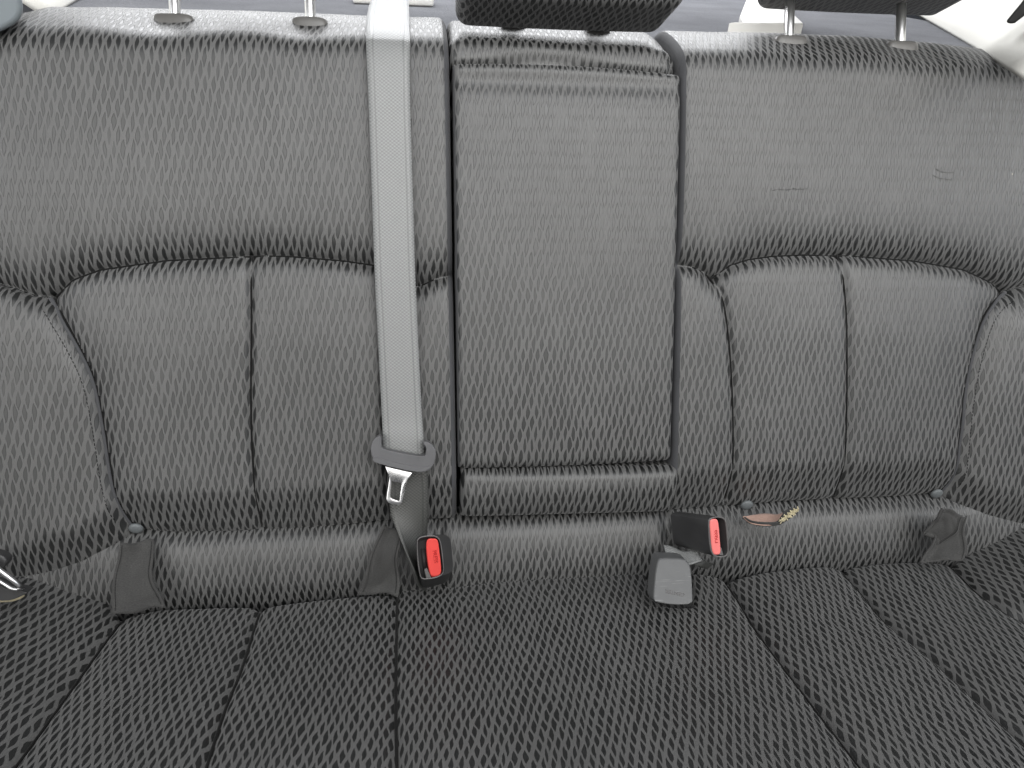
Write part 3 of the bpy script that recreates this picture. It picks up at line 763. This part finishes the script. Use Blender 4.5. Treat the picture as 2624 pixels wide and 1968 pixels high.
flap([(262,1170),(325,1170),(350,1318),(243,1322)], [.004, .002, .034, .036], seed=1, rip=.0035)
flap([(826,1136),(865,1150),(858,1285),(772,1286)], [.010, .010, .028, .030], seed=2, rip=.0035)
flap([(2020,1140),(2083,1108),(2075,1205),(1990,1216)], [.014, .014, .036, .036], seed=3, rip=.003)
flap([(2035,1094),(2082,1112),(2030,1178),(1996,1150)], [.030, .030, .022, .022], seed=4, rip=.0015)
# dark well under the belt buckle
# ------------------------------------------------------------------ long belt
belt = empty('seat_belt', back(1055, 1160, .03), 'long grey seat belt hanging down the backrest with its metal tongue unplugged', 'seat belt')
def onb(x, y, lift=.004):
    p = hit(x, y); h_ = p[2]+lift*1.6
    return (x, y, h_)
rows = [((946, -60, -.24), (1046, -60, -.24)), ((950, -8, -.155), (1047, -8, -.155)), ((944, 20, -.095), (1048, 20, -.095)), (onb(940, 44), onb(1049, 50)), (onb(938, 66), onb(1049, 70)), (onb(938, 90, .005), onb(1050, 94, .005)), (onb(938, 115, .006), onb(1050, 118, .006)),
        ((941, 180, .012), (1050, 180, .012)), ((946, 300, .013), (1052, 300, .013)), ((953, 500, .013), (1058, 500, .013)), ((960, 700, .014), (1064, 700, .014)), ((970, 900, .014), (1073, 900, .014)), ((978, 1060, .015), (1081, 1060, .015)), ((981, 1120, .017), (1085, 1120, .017)), ((982, 1168, .017), (1087, 1172, .017))]
ribbon('shoulder_webbing', rows, MW, belt, nr=120)
rows = [((984, 1150, .012), (1092, 1160, .012)), ((990, 1190, .012), (1094, 1190, .012)), ((996, 1250, .013), (1098, 1250, .012)), ((1000, 1310, .016), (1098, 1310, .011)), ((1020, 1365, .024), (1094, 1372, .008)), ((1044, 1420, .034), (1090, 1430, .006)), ((1066, 1470, .040), (1092, 1490, .000)), ((1072, 1500, .03), (1096, 1520, -.01))]
ribbon('lap_webbing', rows, MWD, belt, nr=70)
# latch plate
def zz(pts, ox, oy, s): return [(ox+x/s, oy+y/s) for x, y in pts]
z7 = lambda pts: zz(pts, 900, 1080, 5.53)
lo = rnd(z7([(420,195),(340,225),(280,330),(275,430),(310,530),(400,600),(600,650),(900,712),(1020,724),(1120,690),(1190,570),(1205,420),(1150,330),(1080,288),(1020,285),(1022,330),(1052,345),(1066,400),(1045,512),(700,450),(440,392),(424,330)]), 1)
tg = extrude('tongue_grip', planepts(lo, lambda x, y: .031), -NN*.011, .99, MP_G, belt, .0032, 4)
lo = rnd(z7([(300,560),(420,610),(900,720),(1090,700),(1180,590),(1120,640),(1000,655),(700,600),(400,520),(310,500)]), 1)
extrude('tongue_grip_edge', planepts(lo, lambda x, y: .0325), -NN*.006, .98, MP_G, tg, .002, 3)
lo = z7([(400,215),(1040,310),(1060,400),(420,330)])
extrude('tongue_grip_bar', planepts(lo, lambda x, y: .0135), -NN*.006, 1, MP_G, tg, .002, 3)
out = z7([(485,640),(535,720),(545,790),(535,870),(515,980),(498,1100),(520,1150),(600,1172),(680,1182),(722,1160),(740,1060),(765,930),(790,850),(815,780),(870,728),(800,715),(690,690),(580,665)])
inn = z7([(560,830),(572,870),(567,905),(562,960),(555,1030),(552,1080),(580,1098),(620,1112),(670,1130),(687,1120),(697,1030),(712,930),(718,885),(700,868),(670,862),(640,858),(610,852),(585,848)])
n = 44; o3 = planepts(resample(out, n), lambda x, y: .024+(y-1200)*.00003); i3 = planepts(resample(inn, n), lambda x, y: .024+(y-1200)*.00003)
k0 = int(np.argmin(np.linalg.norm(i3-o3[0], axis=1))); i3 = np.roll(i3, -k0, 0)
pl = mesh_obj('tongue_plate', list(o3)+list(i3)+list(o3-NN*.0025)+list(i3-NN*.0025), [f for i in range(n) for j in [(i+1) % n] for f in ((i, j, n+j, n+i), (2*n+i, 3*n+i, 3*n+j, 2*n+j), (i, 2*n+i, 2*n+j, j), (n+i, n+j, 3*n+j, 3*n+i))], MM, belt)
b_ = pl.modifiers.new('b', 'BEVEL'); b_.width = .0008; b_.segments = 2; b_.limit_method = 'ANGLE'

# ------------------------------------------------------------------ lettering
def letters(name, txt, size, origin, xdir, ydir, mat, parent, ex=.0003):
    cu = bpy.data.curves.new(name, 'FONT'); cu.body = txt; cu.size = size; cu.align_x = 'CENTER'; cu.align_y = 'CENTER'; cu.extrude = ex
    o = bpy.data.objects.new(name, cu); COL.objects.link(o)
    bpy.context.view_layer.update()
    me = bpy.data.meshes.new_from_object(o.evaluated_get(bpy.context.evaluated_depsgraph_get())); bpy.data.objects.remove(o)
    x = xdir/np.linalg.norm(xdir); y = ydir-x*(ydir@x); y /= np.linalg.norm(y); z = np.cross(x, y)
    T = Matrix(((x[0], y[0], z[0], origin[0]), (x[1], y[1], z[1], origin[1]), (x[2], y[2], z[2], origin[2]), (0, 0, 0, 1)))
    me.transform(T); me.materials.clear(); me.materials.append(mat)
    q = bpy.data.objects.new(name, me); COL.objects.link(q); q.parent = parent; q.matrix_parent_inverse = root_inv(parent); return q

# ------------------------------------------------------------------ buckles
def buckle(label, z, face, opening, button, hf, vec, sc, textup, tpos, tsize, redm=None, fin=None, slot=None):
    c = planepts(z(face), hf).mean(0)
    root = bpy.data.objects.new('belt_buckle', None); COL.objects.link(root); root.location = c+vec; root.empty_display_size = .03
    tag(root, label, 'seat belt buckle')
    N_ = 40
    f = rnd(z(face), 1); o = rnd(z(opening), 1)
    f3 = planepts(resample(f, N_), hf); o3 = planepts(resample(o, N_), hf); k0 = int(np.argmin(np.linalg.norm(o3-f3[0], axis=1))); o3 = np.roll(o3, -k0, 0)
    dirn = vec/np.linalg.norm(vec)
    extrude('buckle_body', f3+dirn*.0008, vec, sc, MP_B, root, .002, 3, inner=list(o3+dirn*.0008), depth=dirn*.010)
    # rim lip
    V = list(f3+ (f3.mean(0)-f3)*.02)+list(o3); lift = -dirn*.0004
    V = [p+lift for p in V]; V2 = [p+dirn*.002 for p in V]
    rim_o = f3+(f3.mean(0)-f3)*.015+lift; 
    # thin rim as a closed strip around the opening
    on = o3+(o3.mean(0)-o3)*.0; oo = o3+(o3-o3.mean(0))/np.linalg.norm(o3-o3.mean(0), axis=1, keepdims=True)*.0014
    VV = np.vstack([on+lift, oo+lift, oo+dirn*.0012, on+dirn*.0012]); n = N_
    Fc = [f_ for i in range(n) for j in [(i+1) % n] for f_ in ((i, j, n+j, n+i), (n+i, n+j, 2*n+j, 2*n+i), (2*n+i, 2*n+j, 3*n+j, 3*n+i), (3*n+i, 3*n+j, j, i))]
    mesh_obj('buckle_rim', VV, Fc, MP_RIM, root)
    b3 = planepts(rnd(z(button), 2), hf)
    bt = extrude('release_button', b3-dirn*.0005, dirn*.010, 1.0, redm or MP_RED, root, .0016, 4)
    if fin: extrude('slot_fin', planepts(z(fin), hf)+dirn*.0015, dirn*.008, 1.0, MP_RIM, root, .0005, 2)
    if slot: extrude('tongue_slot', planepts(z(slot), hf)+dirn*.0095, dirn*.002, 1.0, MP_SL, root, 0)
    p = [planepts(z([q]), hf)[0] for q in tpos]
    letters('button_lettering', 'PRESS', tsize, (p[0]+p[1])/2-dirn*.0006, p[1]-p[0], textup, MP_REDT, bt)
    return root, c
zA = lambda pts: zz(pts, 1040, 1350, 11.06)
B1, c1 = buckle('belt buckle with bright red button at lower end of the long belt', zA,
    [(268,330),(330,270),(500,240),(620,238),(800,222),(1000,205),(1150,225),(1265,320),(1300,600),(1345,1180),(1275,1300),(1000,1390),(760,1460),(500,1490),(410,1430),(340,1050)],
    [(325,400),(400,310),(620,275),(830,272),(930,340),(985,500),(1035,950),(1065,1250),(990,1370),(790,1438),(600,1462),(470,1462),(410,1380),(355,900)],
    [(580,400),(640,325),(850,322),(915,380),(945,600),(1012,1180),(995,1320),(900,1395),(750,1405),(680,1330),(620,1050),(575,600)],
    lambda x, y: .056+(1425-y)*.00012-(x-1110)*.0001, (np.array([-.002, 0, 0])-NU*.030-NN*.040), .9, NX,
    [(790,640),(850,1060)], .0068, fin=[(520,1190),(600,1150),(680,1330),(720,1440),(590,1470)], slot=[(430,560),(600,560),(640,1180),(500,1190)])
zB = lambda pts: zz(pts, 1780, 1310, 12.76)
B2, c2 = buckle('belt buckle lying on its side with red button paled by painted glare, right of the armrest', zB,
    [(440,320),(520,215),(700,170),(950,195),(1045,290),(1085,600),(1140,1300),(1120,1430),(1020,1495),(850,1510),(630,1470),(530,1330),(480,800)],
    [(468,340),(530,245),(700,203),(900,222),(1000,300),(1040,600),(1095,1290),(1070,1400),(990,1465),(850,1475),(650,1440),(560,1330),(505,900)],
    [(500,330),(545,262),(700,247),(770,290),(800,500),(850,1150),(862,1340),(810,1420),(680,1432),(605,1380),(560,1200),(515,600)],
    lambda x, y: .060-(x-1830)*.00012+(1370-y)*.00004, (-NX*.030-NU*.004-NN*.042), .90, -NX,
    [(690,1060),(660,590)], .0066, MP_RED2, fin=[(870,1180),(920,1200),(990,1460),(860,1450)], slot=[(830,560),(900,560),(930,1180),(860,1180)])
# stalk webbing of the second buckle
rows = [((1712, 1440, .040), (1700, 1395, .020)), ((1740, 1446, .045), (1722, 1400, .024)), ((1768, 1446, .046), (1752, 1412, .028)), ((1800, 1436, .040), (1785, 1408, .030))]
ribbon('stalk_webbing', rows, MW, B2, nr=30, nc=9)
rows = [((1766, 1440, .034), (1800, 1432, .028)), ((1790, 1452, .032), (1812, 1440, .027)), ((1812, 1458, .020), (1830, 1445, .016))]
ribbon('stalk_webbing', rows, MWD, B2, nr=20, nc=7)

# ------------------------------------------------------------------ plastic anchor cover in the seat notch
zC = lambda pts: zz(pts, 1660, 1420, 11.85)
hC = lambda x, y: .056+(y-1432)*.00026
cov = empty('anchor_cover', seat3 if False else back(1720, 1545, .075), 'scuffed grey plastic belt anchor cover set in a notch of the seat', 'anchor cover')
f = planepts(rnd(zC([(300,170),(420,110),(900,120),(1120,150),(1230,250),(1310,430),(1350,800),(1370,1250),(1375,1530),(800,1555),(260,1470),(170,1390),(190,1000),(240,520)]), 1), hC)
extrude('cover_shell', f, -W(np.zeros(3))+W(np.array([.001, -.003, -.024])), 1.04, MP_C, cov, .0035, 4)
p0 = planepts(zC([(1080, 1230)]), hC)[0]; p1 = planepts(zC([(580, 1120)]), hC)[0]
nz = np.cross(f[10]-f[0], f[20]-f[0]); nz /= np.linalg.norm(nz); nz *= np.sign(nz@(W(CPL)-p0))
letters('cover_lettering', 'CENTER', .0062, (p0+p1)/2+nz*.0004, p1-p0, planepts(zC([(800, 1400)]), hC)[0]-planepts(zC([(830, 1100)]), hC)[0], MP_RIM, cov)

# ------------------------------------------------------------------ torn tag at the right
tagr = empty('torn_fabric_tag', back(1990, 1325, .02), 'curled fabric tag with pink underside and frayed cream end', 'tag')
rows = [((1903, 1326, .010), (1905, 1324, .012)), ((1925, 1340, .028), (1935, 1318, .006)), ((1960, 1345, .036), (1960, 1315, .006)), ((1995, 1341, .038), (1990, 1317, .010)), ((2020, 1326, .040), (2012, 1312, .020))]
ribbon('tag_underside', rows, MLT, tagr, thick=.001, nr=30)
rows = [((1903, 1328, .008), (1905, 1325, .011)), ((1925, 1343, .026), (1926, 1337, .029)), ((1960, 1349, .034), (1960, 1341, .037)), ((1995, 1346, .038), (1995, 1337, .040)), ((2020, 1332, .042), (2012, 1308, .036)), ((2046, 1310, .040), (2040, 1299, .036))]
ribbon('tag_hem', rows, MD, tagr, thick=.002, nr=40)
def fray():
    V = []; Fc = []
    r = np.random.RandomState(3)
    for i in range(70):
        t = r.rand(); x = 2002+t*44; y = 1334-t*30+r.randn()*1.2
        p = W(back(x, y, .042+r.randn()*.0006)); d = np.array([r.randn(), r.randn(), r.randn()])*.0016
        b0 = len(V); w_ = np.cross(d, NN); w_ = w_/np.linalg.norm(w_)*.0006
        V += [p-w_-d, p+w_-d, p+w_+d, p-w_+d, p+NN*.0009]; Fc += [(b0, b0+1, b0+4), (b0+1, b0+2, b0+4), (b0+2, b0+3, b0+4), (b0+3, b0, b0+4)]
    mesh_obj('frayed_edge', V, Fc, MFR, tagr, np.array(V)[:, :2], False)
fray()

# ------------------------------------------------------------------ second tongue at the left edge
ft = empty('seat_belt_tongue', back(10, 1500, .04), 'black and chrome belt tongue poking in at the left edge', 'belt tongue')
zL = lambda pts: zz(pts, 0, 1400, 8.295)
f = planepts(rnd(zL([(-700,620),(-300,700),(0,830),(150,915),(400,930),(560,980),(590,995),(500,1040),(250,1150),(0,1165),(-700,1120)]), 1), lambda x, y: .075)
extrude('tongue_grip', f, -NN*.014, .96, MP_B, ft, .004, 4)
rows = [((-60, 1546, .068), (-60, 1540, .072)), ((0, 1544, .068), (0, 1540, .072)), ((30, 1542, .068), (28, 1536, .071)), ((52, 1535, .068), (50, 1526, .071)), ((64, 1527, .068), (62, 1521, .071))]
ribbon('cream_trim', rows, MFR, ft, thick=.002, nr=30, nc=4)
tube('chrome_loop', [W(back(x, y, h)) for x, y, h in ((-60, 1428, .085), (-20, 1447, .085), (6, 1466, .085), (30, 1484, .084), (50, 1499, .083), (57, 1507, .081), (44, 1510, .080), (28, 1507, .080), (0, 1490, .080), (-40, 1466, .08))], [.0026]*5+[.002]*5, MM, ft, 12)
f = planepts(rnd(zL([(-600,100),(-200,120),(20,180),(110,250),(150,330),(110,430),(0,520),(-300,450),(-600,350)]), 1), lambda x, y: .078)
extrude('tongue_cap', f, -NN*.014, .9, MP_B, ft, .004, 4)

# ------------------------------------------------------------------ behind the seat
ztop = W(np.array([0, .30, -.05]))[2]
def wbox(name, lo_, hi_, mat, parent=None, bevel=0.0):
    v = [(x, y, z) for x in (lo_[0], hi_[0]) for y in (lo_[1], hi_[1]) for z in (lo_[2], hi_[2])]
    o = mesh_obj(name, v, [(0, 1, 3, 2), (4, 6, 7, 5), (0, 4, 5, 1), (2, 3, 7, 6), (0, 2, 6, 4), (1, 5, 7, 3)], mat, parent, None, False)
    if bevel: m = o.modifiers.new('b', 'BEVEL'); m.width = bevel; m.segments = 3
    return o
def on_plane(x, y, z):    # photo px -> world point at height z
    c = W(CPL); d = W(CPL+ray(x, y))-c; t = (z-c[2])/d[2]; return c+t*d
zs = ztop-.015
shelf = wbox('parcel_shelf', (-.78, .22, zs-.02), (.78, 1.15, zs), MSH)
tag(shelf, 'speckled grey carpeted parcel shelf behind the backrest', 'parcel shelf')
def slabz(name, pts, z0, z1, mat, bevel=.003):
    v = [np.array([p[0], p[1], z1]) for p in pts]; return extrude(name, v, np.array([0, 0, z0-z1]), 1.0, mat, None, bevel, 3)
P0 = [np.maximum(on_plane(x, y, zs+.02), (-9, .24, 0)) for x, y in D([(1668,-60),(1612,0),(1598,35),(1606,48),(1650,70),(1745,82),(1736,50),(1700,16),(1690,-60)])]
tag(slabz('shelf_cover', P0, zs+.0005, zs+.02, MWH, .004), 'white plastic cover on the parcel shelf behind the right headrest posts', 'cover')
# belt bezel
c = on_plane(1008, -6, zs+.01)
bz = wbox('belt_outlet', (c[0]-.062, c[1]-.01, zs+.0005), (c[0]+.062, c[1]+.06, zs+.012), MWH, None, .004)
tag(bz, 'white belt outlet on the parcel shelf where the long belt comes out', 'belt outlet')
# pillar trims
def trim(label, pts, z1, name='pillar_trim'):
    P = [on_plane(x, y, zs+.001) for x, y in D(pts)]
    V = [p for p in P]+[np.array([p[0]+(.25 if p[0] > 0 else -.25)*k_, p[1]+.12*k_, zs+z1]) for p, k_ in zip(P, [1]*len(P))]
    return P, V
# right: inclined trim rising from the line (1990,38)-(2080,84)
a = on_plane(1940*SD, 10*SD, zs+.003); b = on_plane(2110*SD, 104*SD, zs+.003)
dl = (b-a)/np.linalg.norm(b-a); a2 = a-dl*.30; b2 = a+dl*(a[1]-.0)/abs(dl[1])
def trim_wall(a, b, outv, label, n=24):
    A = np.linspace(0, 1, n); V = []; m = 16
    for t in A:
        p = a*(1-t)+b*t
        for k in range(m):
            s = k/(m-1); V.append(p+outv*s*.5+np.array([0, 0, .42*s**1.15])+np.array([0, 0, .004*math.sin(s*9+t*3)])-outv*.04*math.exp(-((t-.62)/.08)**2-((s-.42)/.15)**2)*0)
    V = np.array(V).reshape(n, m, 3)
    UV = np.zeros((n, m, 2))
    o = slab('pillar_trim', V, UV, .01, MTRIM, None); tag(o, label, 'trim panel'); return o
trim_wall(a2, b2, np.array([.75, .1, 0]), 'cream trim panel at upper right corner behind the backrest')
aL = on_plane(172*SD, -3*SD, zs+.003); bL = on_plane(120*SD, 24*SD, zs+.003)
dl2 = (bL-aL)/np.linalg.norm(bL-aL)
trim_wall(aL-dl2*.5, aL+dl2*(aL[1]-.225)/abs(dl2[1]), np.array([-.75, .1, 0]), 'white trim panel at upper left corner behind the backrest')
def near_side(x, y, t):    # point along the pixel ray at distance t
    c = W(CPL); d = W(CPL+ray(x, y))-c; return c+d/np.linalg.norm(d)*t
# black coat hook slot on the right trim
hp = [near_side(x*SD, y*SD, 1.12) for x, y in ((2172,47),(2181,52),(2192,50),(2225,25),(2260,-20),(2235,-35),(2206,6))]
c_ = W(CPL); hd = np.mean(hp, 0)-c_; hd /= np.linalg.norm(hd)
tag(extrude('coat_hook', hp, hd*.03, 1.0, MHK, None, .004, 3), 'black plastic hook on the cream trim at the upper right corner', 'hook')
# grey cloth side bolster at the far upper left
fp = [near_side(x*SD, y*SD, .93) for x, y in ((-120,-60),(30,-60),(46,-10),(52,22),(40,48),(0,70),(-120,110))]
hd = np.mean(fp, 0)-c_; hd /= np.linalg.norm(hd)
MSB = fabric_plain('grey_mesh_cloth', (.10, .12, .13), (.30, .33, .35), su=500, sv=500)
o = extrude('side_pad', rnd(fp, 1), hd*.05, 1.0, MSB, None, .006, 3); tag(o, 'blurred grey mesh side pad cut off by the upper left corner', 'side pad')
# floor of the cabin under the cushion
fl = wbox('floor', (-1.0, -1.4, -.02), (1.0, 1.2, 0.0), MBK); tag(fl, kind='structure')
